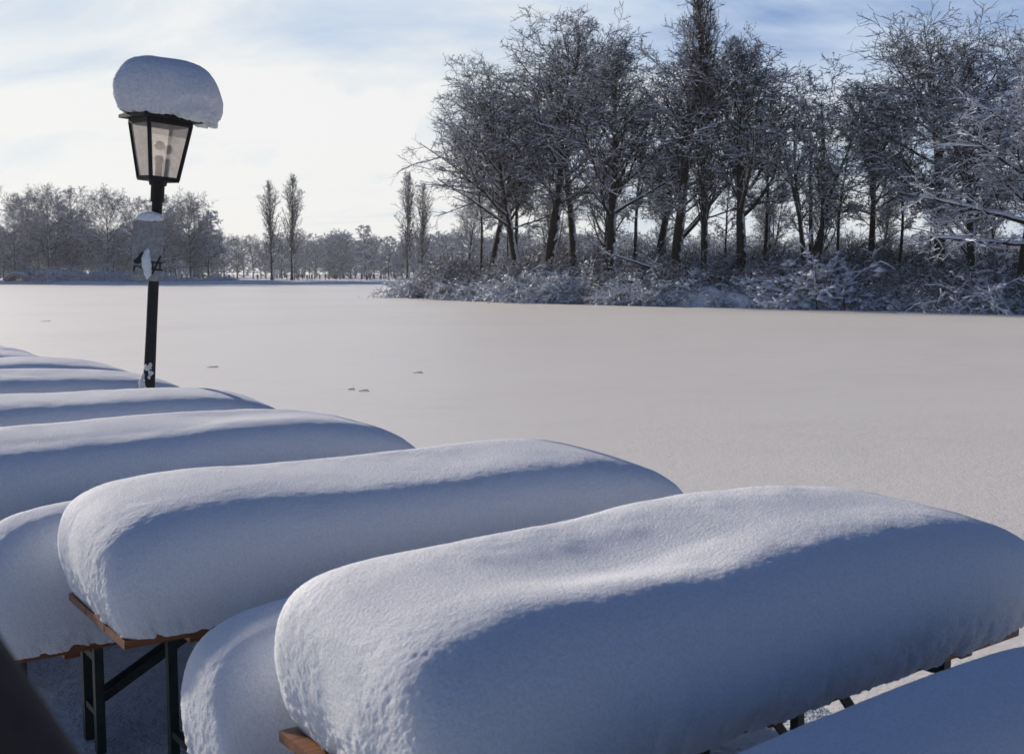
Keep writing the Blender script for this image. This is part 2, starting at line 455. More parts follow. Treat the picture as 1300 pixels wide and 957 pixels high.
# ------------------------------------------------------------------ snow loaves
def loaf_points(L, W, h, nu, nv, seed, left=4.5, right=2.6, amp=1.0, hollow=None, rough_left=1.0, inset=0.05, insetx=0.05, bulge=1.0, shear=(0, 0), crossexp=4.6, roll=0.13):
    rng = np.random.RandomState(seed)
    a, bb = L / 2, W / 2
    # end profile: superellipse quarter on each side, resampled by arc length
    f = np.linspace(0, np.pi / 2, 4000)
    cu = np.concatenate([-np.cos(f) ** (2 / left), (np.cos(f) ** (2 / right))[::-1][1:]])
    ch = np.concatenate([np.sin(f) ** (2 / left), (np.sin(f) ** (2 / right))[::-1][1:]])
    s_ = np.concatenate([[0], np.cumsum(np.hypot(np.diff(cu * a), np.diff(ch * h)))])
    sq = np.linspace(0, s_[-1], nu)
    u = np.interp(sq, s_, cu); hu = np.interp(sq, s_, ch)
    p = np.where(u < 0, max(left, 14.0), 5.5)
    bu = np.maximum((1 - np.minimum(np.abs(u), 1) ** p) ** (1 / p), hu ** (np.where(u < 0, left / p, right / p)))
    th = np.linspace(0, np.pi, nv)
    ce = np.cos(th); se = np.sin(th)
    n1 = crossexp
    cv = np.sign(ce) * np.abs(ce) ** (2 / n1); sv_ = np.abs(se) ** (2 / n1)
    X = np.repeat((u * a)[:, None], nv, 1)
    Yc = bu[:, None] * bb * cv[None]
    Z = h * hu[:, None] * sv_[None]
    Z = Z * (1 - roll * (0.5 - 0.5 * np.clip(cv, -1, 1))[None])      # tops roll down towards the leeward side
    # the sides swell out above the table edge and tuck in at the bottom
    zr = Z / h
    k = 1 - inset * (1 - np.clip(zr / 0.45, 0, 1)) ** 2 * bulge
    Yc = Yc * k
    X = X * (1 - insetx / a * (1 - np.clip(zr / 0.5, 0, 1)) ** 2)
    P = np.stack([X, Yc, Z], -1)
    P[..., 0] += shear[0] * zr; P[..., 1] += shear[1] * zr
    # normals for displacement
    du = np.gradient(P, axis=0); dv = np.gradient(P, axis=1)
    N = np.cross(dv, du); N /= np.linalg.norm(N, axis=2, keepdims=True) + 1e-9
    off = rng.rand(3) * 50
    low = fbm(P * np.array([0.9, 1.6, 1.6]) + off, 2, seed)
    med = fbm(P * np.array([5, 6, 4.0]) + off, 3, seed + 7)
    fine = fbm(P * np.array([62, 62, 55]) + off, 3, seed + 11, 0.7)
    sidef = np.clip(1 - zr / 0.75, 0, 1) * np.clip(np.abs(cv)[None] * 1.2, 0, 1)
    endl = np.clip((-(P[..., 0]) / a - 0.80) / 0.2, 0, 1)
    lowedge = np.clip(1 - zr / 0.30, 0, 1)
    vert = fbm(np.stack([P[..., 0] * 24, P[..., 1] * 24, P[..., 2] * 4], -1) + off, 2, seed + 5)
    D = amp * (0.018 * low + 0.003 * med + 0.0005 * fine + sidef * (0.0065 * vert + 0.006 * med) * (1 - 0.95 * np.clip((-(P[..., 0]) / a - 0.55) / 0.3, 0, 1)) + 0.005 * lowedge * fine + 0.016 * np.clip(1 - zr / 0.4, 0, 1) * np.clip((P[..., 0] / a + 0.9) / 1.2, 0.1, 1) * fbm(P * 13 + off, 3, seed + 23, 0.6) + rough_left * endl * (0.0006 * fine))
    if hollow:
        for hx, hy, rx, ry, dep in hollow:
            D = D - dep * np.exp(-((P[..., 0] - hx) / rx) ** 2 - ((P[..., 1] - hy) / ry) ** 2) * np.clip(zr * 1.6, 0, 1)
    P = P + N * D[..., None]
    # ragged lower rim
    rim = 0.018 * fbm(np.stack([P[..., 0] * 18, P[..., 1] * 18, P[..., 2] * 0], -1) + off, 3, seed + 3)
    P[..., 2] += rim * lowedge * 1.2
    P[..., 2] = np.maximum(P[..., 2], 0.003)
    return P
def loaf_mesh(name, *a, m=None, **k):
    P = loaf_points(*a, **k)
    mb = MB(); mb.grid(P)
    # underside
    mid = np.stack([P[:, 0], (P[:, 0] + P[:, -1]) / 2, P[:, -1]], 1)
    mid[..., 2] = np.minimum(mid[..., 2], 0.012)
    mid[:, 0] = P[:, 0]; mid[:, 2] = P[:, -1]
    mb.grid(mid, smooth=False)
    return mb.mesh(name, m or M['snow'])

TL, TW, TH = 2.3, 0.66, 0.75
BL, BW, BH = 2.2, 0.27, 0.47
def place(o, corner, yaw=0.0, z=0.0, L=TL, W=TW):
    c = corner + AX * L / 2 + ROW * W / 2
    o.location = (c[0], c[1], z)
    o.rotation_euler = (0, 0, R(90 - YAW) + yaw)

# tables: k along the row, slide along the axis, snow height
ST = 1.59
# key, row offset, board slide along the axis, loaf slide, loaf length, snow height
tables = [
    ('A', -1.58 / ST, 0.03, 0.02, 2.56, 0.46), ('B', 0, -0.08, -0.12, 2.60, 0.435), ('C', 1, -0.40, -0.45, 2.52, 0.455), ('D', 2, -0.44, -0.47, 2.52, 0.448),
    ('E', 3, -0.50, -0.53, 2.52, 0.458), ('F', 4, -0.38, -0.42, 2.52, 0.44), ('G', 5, -0.64, -0.69, 2.52, 0.433), ('H', 6, -0.5, -0.555, 2.52, 0.396), ('I', 7, -0.5, -0.55, 2.52, 0.455)]
loaf_labels = {
    'A': 'largest snow loaf in the foreground right, with a shallow hollow on top',
    'B': 'long snow loaf on the second table, its blunt left end and wooden table edge showing',
    'C': 'snow loaf on the third table from the front, running out of the left frame edge',
    'D': 'snow loaf on the table just in front of the lamp post, hiding its foot',
    'E': 'thinner snow loaf directly behind the foot of the lamp post',
    'F': 'snow loaf one table beyond the thinner loaf at the lamp post',
    'G': 'third farthest snow loaf in the row of tables',
    'H': 'second farthest snow loaf in the row of tables',
    'I': 'farthest snow loaf at the left frame edge, showing only a small tip'}
table_labels = {
    'A': 'wooden beer table under the largest foreground snow loaf, dark right end showing',
    'B': 'wooden beer table with orange-brown edge showing under the second snow loaf',
    'C': 'beer table buried under the third snow loaf from the front',
    'D': 'beer table buried under the snow loaf in front of the lamp post',
    'E': 'beer table buried under the thinner loaf behind the lamp post',
    'F': 'beer table buried one place beyond the thinner loaf at the lamp post',
    'G': 'beer table buried under the third farthest snow loaf',
    'H': 'beer table buried under the second farthest snow loaf',
    'I': 'beer table buried under the farthest snow loaf'}

def leg_frame(L, W, H, x, s, parent):
    mb = MB(); w = 0.035; z1 = H - 0.032
    for y in (-1, 1):
        mb.bar((x, y * (W / 2 - 0.05), 0.0), (x, y * (W / 2 - 0.05), z1), w, w)
    mb.bar((x, -W / 2 + 0.075, z1 - 0.05), (x, W / 2 - 0.075, z1 - 0.05), 0.028, 0.028)
    mb.bar((x, -W / 2 + 0.075, 0.16), (x, W / 2 - 0.075, 0.16), 0.026, 0.026)
    fr = mb.build('leg_frame', M['steel'], parent)
    mb = MB()
    for y in (-1, 1):
        mb.bar((x + s * 0.03, y * (W / 2 - 0.10), 0.2), (x + s * 0.46, y * (W / 2 - 0.10), z1 - 0.01), 0.012, 0.03)
    mb.build('brace', M['steel'], fr)
def make_table(name, L, W, H, label, cat):
    t = empty(name); tag(t, label, cat)
    top = MB(); nb = 3 if W > 0.4 else 2; g = 0.008; bw = (W - g * (nb - 1)) / nb
    for i in range(nb):
        top.box((0, -W / 2 + bw / 2 + i * (bw + g), H - 0.0135), (L, bw, 0.027))
    top.build('board_top', M['wood'], t)
    for x in (-L / 2 + 0.25, 0, L / 2 - 0.25):
        un = MB(); un.box((x, 0, H - 0.042), (0.06, W - 0.06, 0.028))
        un.build('batten', M['wood'], t)
    leg_frame(L, W, H, -L / 2 + 0.35, 1, t); leg_frame(L, W, H, L / 2 - 0.35, -1, t)
    return t
rng = np.random.RandomState(4)
t0 = None
for key, k, sl, ls, LL, h in tables:
    corner = B0 + ROW * ST * k + AX * sl
    if t0 is None:
        t0 = t = make_table('beer_table', TL, TW, TH, '', 'table')
    else:
        t = copy_tree(t0)
    tag(t, table_labels[key], 'table', 'tables in the row along the lake')
    place(t, corner)
    near = k <= 0
    hol = None
    if key == 'A': hol = [(-0.48, -0.06, 0.38, 0.19, 0.048), (-0.66, -0.27, 0.30, 0.12, -0.012)]
    me = loaf_mesh('snow_loaf', LL, TW + (0.22 if key == 'A' else 0.16), h, 460 if near else 220, 260 if near else 120, 11 + 3 * round(k), hollow=hol, left=8.0, right=3.0, insetx=0.05, inset=0.13 if key == 'A' else 0.09)
    o = link('snow_loaf', me)
    tag(o, loaf_labels[key], 'snow', 'snow loaves on the tables')
    place(o, B0 + ROW * ST * k + AX * ls, 0, TH + 0.001, L=LL)

# benches between the tables
bench_labels = {-1.0: ('snow-covered bench at the bottom right, in front of the largest loaf', 'smooth low snow cover on the bench at the bottom right corner'),
    0.0: ('bench hidden under snow between the two nearest tables', 'rounded snow cover on the bench between the two nearest tables'),
    1.0: ('bench with a brown wooden edge at the left, behind the second table', 'snow cover on the left bench with brown wooden edge below'),
    2.0: ('bench behind the third table from the front', 'snow cover on the bench behind the third table')}
b0 = None
for (k, row, sl, h) in ((-1, -2.20, 0.15, 0.49), (0, -0.69, 0.0, 0.52), (1, 0.90, -0.26, 0.56), (2, 0.90 + ST, -0.35, 0.46)):
    corner = B0 + ROW * row + AX * sl
    if b0 is None: b0 = t = make_table('bench', BL, BW, BH, '', 'bench')
    else: t = copy_tree(b0)
    lb = bench_labels[float(k)]
    tag(t, lb[0], 'bench', 'benches between the tables')
    place(t, corner, 0, 0, BL, BW)
    me = loaf_mesh('bench_snow', BL + 0.12, BW + 0.16, h, 320, 180, 40 + 5 * k, left=6.5, right=2.8, crossexp=3.0, inset=0.14)
    o = link('bench_snow', me)
    tag(o, lb[1], 'snow', 'snow on the benches')
    place(o, corner, 0, BH + 0.001, BL, BW)

# dark leaning post close to the camera at the bottom left
def leaning_post():
    top = at_depth(-330, 580, 0.60); bot = at_depth(14, 1080, 0.62)
    d = (bot - top).normalized()
    foot = bot + d * ((bot.z - 0.0) / -d.z)
    mb = MB()
    t = np.linspace(0, 1, 24)[:, None]
    pts = np.array(top) * (1 - t) + np.array(foot) * t
    mb.tube(pts, 0.056 + 0.003 * np.sin(t[:, 0] * 9), 28)
    tag(mb.build('wooden_post', M['timber']), 'dark brown leaning post, out of focus at the bottom left corner', 'post')
leaning_post()

# ------------------------------------------------------------------ lamp post
def lamp():
    D = 7.9
    base = at_depth(180.5, 560, D); base.z = 0.0
    foot = at_depth(189, 490, D)
    lean = R(4.3)
    # foot of the pole on the terrace: follow the lean down from the visible part
    x0 = foot.x - math.tan(lean) * foot.z
    root = empty('street_lamp', (x0, D, 0.0)); root.rotation_euler = (0, lean, 0)
    tag(root, 'black leaning lamp post with square lantern and thick snow cap above the lake', 'street lamp')
    zl = 2.575                                         # lantern floor, along the pole
    mb = MB()
    mb.tube([(0, 0, -0.25), (0, 0, 0.9), (0, 0, 1.5), (0, 0, zl - 0.14)], [0.046, 0.044, 0.038, 0.036], 20)
    pole = mb.build('pole', M['iron'], root)
    mb = MB()
    mb.tube([(0, 0, zl - 0.16), (0, 0, zl - 0.035)], 0.047, 20)
    mb.tube([(0, 0, zl - 0.045), (0, 0, zl - 0.006)], [0.058, 0.066], 20)
    mb.build('collar', M['iron'], root)
    lan = empty('lantern', (0, 0, zl), R(18.5 + 24)); lan.parent = root
    b, t, H = 0.100, 0.155, 0.385
    mb = MB()
    cb = [(-b, -b, 0), (b, -b, 0), (b, b, 0), (-b, b, 0)]; ct = [(-t, -t, H), (t, -t, H), (t, t, H), (-t, t, H)]
    for p, q in zip(cb, ct): mb.bar(p, q, 0.022, 0.022, up=(p[0], -p[1], 0))
    for i in range(4):
        mb.bar(Vector(cb[i]) , Vector(cb[(i + 1) % 4]), 0.024, 0.030)
        mb.bar(Vector(ct[i]) + Vector((0, 0, 0.004)), Vector(ct[(i + 1) % 4]) + Vector((0, 0, 0.004)), 0.026, 0.034)
    mb.box((0, 0, -0.006), (2 * b - 0.02, 2 * b - 0.02, 0.012))
    mb.build('lantern_frame', M['iron'], lan)
    for i in range(4):
        p0, p1, q0, q1 = Vector(cb[i]), Vector(cb[(i + 1) % 4]), Vector(ct[i]), Vector(ct[(i + 1) % 4])
        mb = MB()
        nrm = (p1 - p0).cross(q0 - p0).normalized() * 0.0015
        quad = [p0, p1, q1, q0]
        V = [v + nrm for v in quad] + [v - nrm for v in quad]
        mb.add([tuple(v) for v in V[:4]], [[0, 1, 2, 3]], smooth=False)
        mb.build('pane', M['pane'], lan)
    r = 0.215
    mb = MB()
    lo = np.array([(-r, -r, H + 0.022), (r, -r, H + 0.022), (r, r, H + 0.022), (-r, r, H + 0.022)])
    hi = lo + [0, 0, 0.022]; pk = lo * [0.25, 0.25, 1] + [0, 0, 0.12]
    mb.add(np.vstack([lo, hi, pk]), [[3, 2, 1, 0]] + [[i, (i + 1) % 4, 4 + (i + 1) % 4, 4 + i] for i in range(4)] + [[4 + i, 4 + (i + 1) % 4, 8 + (i + 1) % 4, 8 + i] for i in range(4)] + [[8, 9, 10, 11]], smooth=False)
    mb.build('roof', M['iron'], lan)
    mb = MB(); mb.tube([(0, 0, 0.0), (0, 0, 0.10), (0, 0, 0.15), (0, 0, 0.165)], [0.024, 0.024, 0.030, 0.018], 16)
    sk = mb.build('lamp_socket', M['iron'], lan)
    mb = MB()
    a = np.linspace(0, np.pi, 14)
    mb.tube(np.stack([a * 0, a * 0, 0.235 - 0.032 * np.cos(a)], -1), 0.034 * np.sin(a) + 0.002, 16)
    mb.build('bulb', M['ceramic'], lan)
    # the snow cap
    me = loaf_mesh('snow_mound', 0.72, 0.68, 0.43, 150, 120, 77, left=4.6, right=2.6, amp=1.8, inset=0.17, insetx=0.07, shear=(0.03, -0.02), m=M['snow_crust'], crossexp=3.3, roll=0.03, rough_left=1.3)
    o = link('snow_mound', me)
    o.matrix_world = root.matrix_world
    loc = Matrix.Rotation(lean, 4, 'Y') @ Vector((0.062, 0, zl + H + 0.032))
    o.location = root.location + loc
    o.rotation_euler = (0, lean + R(2.5), R(6))
    tag(o, 'thick rounded cap of snow piled on the roof of the lamp', 'snow')
    return root, lean
root, lean = lamp()

def sign():
    base = Vector(root.location)
    ld = Matrix.Rotation(lean, 4, 'Y')
    zc = 2.065
    c = base + ld @ Vector((-0.035, -0.056, zc))
    s = empty('notice_sign', c, R(14)); s.rotation_euler = (0, lean * 0.75, R(14))
    tag(s, 'grey sign plate with black pictograms and stuck snow, fixed to the lamp pole', 'sign')
    mb = MB(); mb.box((0, 0, 0), (0.205, 0.006, 0.42)); mb.box((0, 0.008, 0.12), (0.03, 0.012, 0.02)); mb.box((0, 0.008, -0.12), (0.03, 0.012, 0.02))
    mb.build('plate', M['plate'], s)
    y = -0.0065
    def poly(pts, ox, oz, k):
        V = [(ox + x * k, y, oz + z * k) for x, z in pts] + [(ox + x * k, y + 0.003, oz + z * k) for x, z in pts]
        n = len(pts); mb.add(V[:n], [list(range(n))], smooth=False)
        mb.add(V, [[i, (i + 1) % n, n + (i + 1) % n, n + i] for i in range(n)], smooth=False)
    # bird on its stand
    mb = MB()
    poly([(0.55, 1.0), (0.7, 0.95), (0.62, 0.72), (0.6, 0.3), (0.45, 0.08), (0.2, 0.02), (0.0, 0.12), (-0.05, 0.28), (0.2, 0.5), (0.38, 0.78)], -0.088, -0.098, 0.092)
    mb.box((-0.064, y, -0.112), (0.052, 0.003, 0.008)); mb.bar((-0.082, y, -0.112), (-0.088, y, -0.145), 0.009, 0.003, up=(0, 1, 0)); mb.bar((-0.045, y, -0.112), (-0.044, y, -0.128), 0.008, 0.003, up=(0, 1, 0))
    mb.build('bird_pictogram', M['black'], s)
    # crossed-out sledge
    mb = MB()
    mb.box((0.064, y, -0.078), (0.078, 0.003, 0.011)); mb.box((0.064, y, -0.128), (0.09, 0.003, 0.012))
    for x in (0.040, 0.088): mb.box((x, y + 0.0004, -0.103), (0.010, 0.003, 0.05))
    mb.bar((0.036, y - 0.0022, -0.162), (0.092, y - 0.0022, -0.03), 0.0035, 0.012, up=(0, 0, 1))
    mb.build('sledge_pictogram', M['black'], s)
    # snow: a pad on the top edge, a strip stuck down the middle
    me = loaf_mesh('snow_pad', 0.19, 0.06, 0.075, 70, 50, 5, left=2.2, right=2.6, amp=0.5, m=M['snow_crust'])
    o = link('snow_pad', me, s); o.location = (0.01, 0, 0.205)
    mb = MB(); z = np.linspace(-0.2, 0.03, 26); rr = 0.018 + 0.012 * np.sin((z + 0.2) * 17) + 0.006 * fbm(np.stack([z * 40, z * 0, z * 0], -1), 3, 3)
    rr *= np.clip((0.035 - z) * 30, 0.05, 1) * np.clip((z + 0.21) * 20, 0.3, 1)
    mb.tube(np.stack([0.0 + 0.006 * np.sin(z * 30), z * 0 - 0.006, z], -1), rr, 14)
    mb.build('snow_patch', M['snow_crust'], s)
sign()
def pole_snow():
    ld = Matrix.Rotation(lean, 4, 'Y'); k = 0
    p = Vector(root.location)
    mb = MB()
    r_ = random.Random(3)
    for (z, dx, s) in ((1.26, 0.01, .018), (1.235, -0.005, .026), (1.20, 0.012, .022), (1.17, 0.006, .018), (1.175, -0.03, .022), (1.145, -0.036, .026), (1.11, -0.034, .030), (1.085, -0.02, .024), (1.02, -0.032, .024), (0.985, -0.03, .026)):
        c = ld @ Vector((dx, -0.03 if dx > -0.025 else -0.02, z)) + p
        th, ph = np.meshgrid(np.linspace(0, np.pi, 12), np.linspace(0, 2 * np.pi, 18), indexing='ij')
        Nn = np.stack([np.sin(th) * np.cos(ph), np.sin(th) * np.sin(ph), np.cos(th)], -1)
        rad = s * (1 + 0.35 * fbm(Nn * 2.2 + z * 30, 3, 2))
        mb.grid(np.array(c) + Nn * rad[..., None] * [1, 0.7, 1.1])
    o = mb.build('snow_clump', M['snow_crust'])
    o.parent = root
    o.matrix_parent_inverse = (Matrix.Translation(root.location) @ ld).inverted()
pole_snow()

# ------------------------------------------------------------------ trees
def norm(v): return v / (np.linalg.norm(v, axis=-1, keepdims=True) + 1e-9)
def grow(start, d, length, nseg, up, wig, rng):
    P = [start]; p = start
    for i in range(nseg):
        d = norm(d + rng.normal(0, wig, d.shape) + np.array([0, 0, 1.0]) * (up if np.ndim(up) == 0 else up[:, None]))
        p = p + d * (length / nseg)[:, None]
        P.append(p)
    return np.stack(P, 1)
def spawn(P, rad, length, nch, t0, t1, ang, rng, angj=0.25):
    B, N = P.shape[:2]
    t = (np.arange(nch)[None] + rng.rand(B, nch)) / nch
    t = t0 + (t1 - t0) * t
    x = t * (N - 1); i = np.clip(x.astype(int), 0, N - 2); f = (x - i)[..., None]
    bi = np.arange(B)[:, None]
    s = P[bi, i] * (1 - f) + P[bi, i + 1] * f
    T = norm(P[bi, i + 1] - P[bi, i])
    r = rad[bi, i] * (1 - f[..., 0]) + rad[bi, i + 1] * f[..., 0]
    az = (np.arange(nch)[None] * 2.4 + rng.rand(B, 1) * 6.28 + rng.normal(0, 0.5, (B, nch)))
    ref = np.where(np.abs(T[..., 2:]) > 0.9, np.array([1.0, 0, 0]), np.array([0, 0, 1.0]))
    a1 = norm(np.cross(T, ref)); a2 = np.cross(T, a1)
    A = (ang(t) if callable(ang) else ang) + rng.normal(0, angj, t.shape)
    d = T * np.cos(A)[..., None] + (a1 * np.cos(az)[..., None] + a2 * np.sin(az)[..., None]) * np.sin(A)[..., None]
    L = np.repeat(length[:, None], nch, 1)
    return s.reshape(-1, 3), d.reshape(-1, 3), r.ravel(), t.ravel(), L.ravel()
def add_snow(mb, P, rad, thick, rng, cover=0.9):
    B, N = P.shape[:2]
    T, S, U = frames(P)
    hz = np.sqrt(np.clip(1 - T[..., 2] ** 2, 0, 1))
    side = np.cross(T, np.array([0, 0, 1.0])); sl = np.linalg.norm(side, axis=2, keepdims=True)
    side = side / (sl + 1e-6)
    amt = np.clip(hz * 1.35 - 0.35, 0, 1) * rng.uniform(0.45, 1.5, (B, N))
    keep = rng.rand(B) < cover
    P, rad, side, amt = P[keep], rad[keep], side[keep], amt[keep]
    th = thick * amt
    w = (rad * 0.95 + 0.45 * th) * np.clip(amt * 4, 0, 1)
    c = P + np.array([0, 0, 1.0]) * (rad * 0.35)[..., None]
    zup = np.array([0, 0, 1.0])
    top = c + zup * (rad * 0.7 + th)[..., None] * np.clip(amt * 4, 0, 1)[..., None]
    mid = c + zup * (0.55 * th + 0.4 * rad)[..., None] * np.clip(amt * 4, 0, 1)[..., None]
    G = np.stack([c - side * w[..., None], mid - side * (w * 0.85)[..., None], top, mid + side * (w * 0.85)[..., None], c + side * w[..., None]], 2) if thick > 0.06 else np.stack([c - side * w[..., None], top, c + side * w[..., None]], 2)
    add_strips(mb, G, closed=True, smooth=False)

OCT = np.array([[1, 0, 0], [0, 1, 0], [-1, 0, 0], [0, -1, 0], [0, 0, 1.0], [0, 0, -0.5]])
OCF = np.array([[0, 1, 4], [1, 2, 4], [2, 3, 4], [3, 0, 4], [1, 0, 5], [2, 1, 5], [3, 2, 5], [0, 3, 5]])
def add_clumps(mb, P, n, size, rng):
    pts = P.reshape(-1, 3); pts = pts[rng.randint(len(pts), size=n)]
    k = size * rng.uniform(0.5, 1.5, (n, 1, 1)) * rng.uniform(0.7, 1.3, (n, 6, 3)) * np.array([1.0, 1.0, 0.7])
    V = pts[:, None] + OCT[None] * k
    mb.add(V.reshape(-1, 3), (OCF[None] + 6 * np.arange(n)[:, None, None]).reshape(-1, 3), smooth=True)
def tree_meshes(name, seed, H, r0=0.32, crown_r=5.0, t0=0.25, limbs=16, ang=lambda t: 0.9 - 0.4 * t, shape=None, sub=(8, 6, 4), up1=0.05, up2=0.02, wig=0.10,
                trunk_wig=0.03, lean=(0, 0), stems=1, spread=0.12, ratio=(0.5, 0.5, 0.55), snow=(0.09, 0.058, 0.036, 0.025), twr=0.021, brow=None, extra=None, trunkfrac=0.92, barkm='bark', twigm='twig', limb_r=0.55, cover=0.5, clumps=1300, clump_s=0.09):
    rng = np.random.RandomState(seed)
    st = np.zeros((stems, 3)); st[:, :2] = rng.normal(0, 0.25 if stems > 1 else 0, (stems, 2))
    az = rng.rand() * 6.28 + np.arange(stems) * 6.28 / stems
    sp = spread if stems > 1 else 0
    d = norm(np.stack([lean[0] + sp * np.cos(az), lean[1] + sp * np.sin(az), np.ones(stems)], -1))
    L = np.full(stems, H * trunkfrac) * (rng.uniform(0.82, 1.0, stems) if stems > 1 else 1)
    P0 = grow(st, d, L, 12, 0.012, trunk_wig, rng)
    tt = np.linspace(0, 1, 13)
    R0 = r0 * (1 - 0.85 * tt ** 0.9) * (1 + 0.45 * np.exp(-tt * 25)) ; R0 = np.repeat(R0[None], stems, 0) * (1 if stems == 1 else 0.72)
    P0[:, 0, 2] -= 0.4
    trunk, br, sn = MB(), MB(), MB()
    add_strips(trunk, rings(P0, R0, 9))
    if shape is None: shape = lambda s: np.sin(np.pi * np.clip(s, 0, 1) ** 0.8) * 0.75 + 0.3
    # limbs
    s, dd, r, t, _ = spawn(P0, R0, L, max(3, limbs // stems), t0, 0.99, ang, rng, 0.16)
    if stems > 1:
        pass
    frac = (t - t0) / (1 - t0)
    l1 = crown_r * shape(frac) * rng.uniform(0.75, 1.2, len(t))
    if brow is not None:                                  # one-sided crowns
        k = dd @ np.array([brow[0], brow[1], 0.0]); l1 = l1 * (1 + brow[2] * k)
    r1 = np.minimum(r * limb_r, 0.018 * l1 + 0.02)
    if extra is not None:
        for (z, dx, dy, dz, ll, rr) in extra:
            i = min(int(z / L[0] * 12), 11); s = np.vstack([s, P0[0, i]]); dd = np.vstack([dd, norm(np.array([dx, dy, dz]))])
            l1 = np.append(l1, ll); r1 = np.append(r1, rr)
    P1 = grow(s, dd, l1, 7, up1, wig, rng)
    tp = np.linspace(0, 1, 8); Rr1 = r1[:, None] * (1 - 0.75 * tp)
    add_strips(trunk, rings(P1, Rr1, 5)); add_snow(sn, P1, Rr1, snow[0], rng, cover)
    # branches
    s, dd, r, t, pl = spawn(P1, Rr1, l1, sub[0], 0.15, 1.0, 0.75, rng)
    l2 = pl * ratio[0] * (1.05 - 0.55 * t) * rng.uniform(0.6, 1.3, len(t)); r2 = np.maximum(np.minimum(r * 0.6, 0.012 * l2 + 0.012), 0.012)
    P2 = grow(s, dd, l2, 5, up2, wig * 1.3, rng); Rr2 = r2[:, None] * (1 - 0.6 * np.linspace(0, 1, 6))
    add_strips(br, rings(P2, Rr2, 4)); add_snow(sn, P2, Rr2, snow[1], rng, cover)
    # twig bearing shoots
    s, dd, r, t, pl = spawn(P2, Rr2, l2, sub[1], 0.15, 1.0, 0.8, rng)
    l3 = np.clip(pl * ratio[1] * (1.1 - 0.5 * t) * rng.uniform(0.6, 1.4, len(t)), 0.25, 1.5); r3 = np.maximum(np.minimum(r * 0.7, 0.016), twr * 0.8)
    P3 = grow(s, dd, l3, 3, up2, wig * 1.6, rng); Rr3 = r3[:, None] * (1 - 0.45 * np.linspace(0, 1, 4))
    add_strips(br, rings(P3, Rr3, 3), smooth=False); add_snow(sn, P3, Rr3, snow[2], rng, cover)
    if sub[2]:
        s, dd, r, t, pl = spawn(P3, Rr3, l3, sub[2], 0.15, 1.0, 0.65, rng)
        l4 = np.clip(pl * ratio[2] * rng.uniform(0.5, 1.3, len(t)), 0.18, 0.75); r4 = np.full(len(t), twr * 0.7)
        P4 = grow(s, dd, l4, 2, up2, wig * 2, rng); Rr4 = r4[:, None] * (1 - 0.4 * np.linspace(0, 1, 3))
        add_strips(br, rings(P4, Rr4, 3), smooth=False); add_snow(sn, P4, Rr4, snow[3], rng, cover)
    if clumps: add_clumps(sn, (P3 if not sub[2] else P4)[:, 1:], clumps, clump_s, rng)
    return trunk.mesh(name + '_trunk', M[barkm]), br.mesh(name + '_branches', M[twigm]), sn.mesh(name + '_snow', M['tree_snow'])

KIND = {}
def kind(name, **k):
    ms = tree_meshes(name, **k)
    zz = np.empty(len(ms[1].vertices) * 3, np.float32); ms[1].vertices.foreach_get('co', zz)
    KIND[name] = (ms, float(np.percentile(zz[2::3], 99.8)))
def rnd_round(s): return np.sin(np.pi * np.clip(0.12 + 0.8 * s, 0, 1)) ** 0.7
def tall_oval(s): return np.sin(np.pi * np.clip(0.10 + 0.80 * s, 0, 1)) ** 0.8
kind('broad', seed=1, H=26, r0=0.55, crown_r=9.0, t0=0.36, limbs=30, ang=lambda t: 1.15 - 0.6 * t, shape=rnd_round, sub=(11, 7, 4), up1=0.035)
kind('oval', seed=2, H=24, r0=0.44, crown_r=6.8, t0=0.36, limbs=32, ang=lambda t: 1.05 - 0.45 * t, shape=tall_oval, sub=(10, 7, 3), up1=0.035)
kind('upright', seed=3, H=23, r0=0.46, crown_r=7.8, t0=0.32, limbs=32, ang=lambda t: 0.85 - 0.35 * t, shape=lambda s: 1.05 - 0.75 * s, sub=(10, 7, 3), up1=0.04, up2=0.05)
kind('poplar', seed=4, H=27, r0=0.42, crown_r=5.0, t0=0.16, limbs=56, ang=0.25, shape=lambda s: 1.0 + 0.25 * np.sin(np.pi * s) - 0.45 * s, sub=(9, 6, 3), up1=0.09, up2=0.12, wig=0.05, snow=(0.05, 0.03, 0.025, 0.02), ratio=(0.42, 0.5, 0.5), cover=0.35, clumps=0)
kind('multistem', seed=5, H=19, r0=0.36, crown_r=5.6, t0=0.38, limbs=36, stems=5, spread=0.15, ang=lambda t: 0.85 - 0.35 * t, shape=tall_oval, sub=(9, 7, 3), up1=0.03)
kind('round', seed=6, H=21, r0=0.48, crown_r=8.0, t0=0.30, limbs=38, ang=lambda t: 1.25 - 0.65 * t, shape=rnd_round, sub=(11, 8, 4), up1=0.02)
kind('leaning', seed=7, H=22, r0=0.46, crown_r=7.0, t0=0.33, limbs=40, ang=lambda t: 1.05 - 0.4 * t, shape=lambda s: 1.05 - 0.5 * s, lean=(-0.10, -0.05), brow=(-1.0, -0.2, 0.4), sub=(11, 7, 4), up1=0.012)
kind('slender', seed=8, H=18, r0=0.22, crown_r=3.8, t0=0.4, limbs=18, ang=0.9, shape=tall_oval, sub=(8, 6, 3), up1=0.04)
kind('spreading', seed=9, H=21, r0=0.48, crown_r=6.4, t0=0.34, limbs=24, ang=lambda t: 1.15 - 0.5 * t, shape=rnd_round, sub=(11, 7, 4), up1=0.02,
     snow=(0.18, 0.12, 0.06, 0.04), cover=0.85, extra=[(5.0, -1, -0.25, 0.04, 7.0, 0.16), (7.2, -1, -0.1, 0.2, 7.5, 0.18), (10.5, -1, -0.2, 0.35, 7.0, 0.15), (13.0, -0.9, 0.1, 0.5, 6.0, 0.13)])
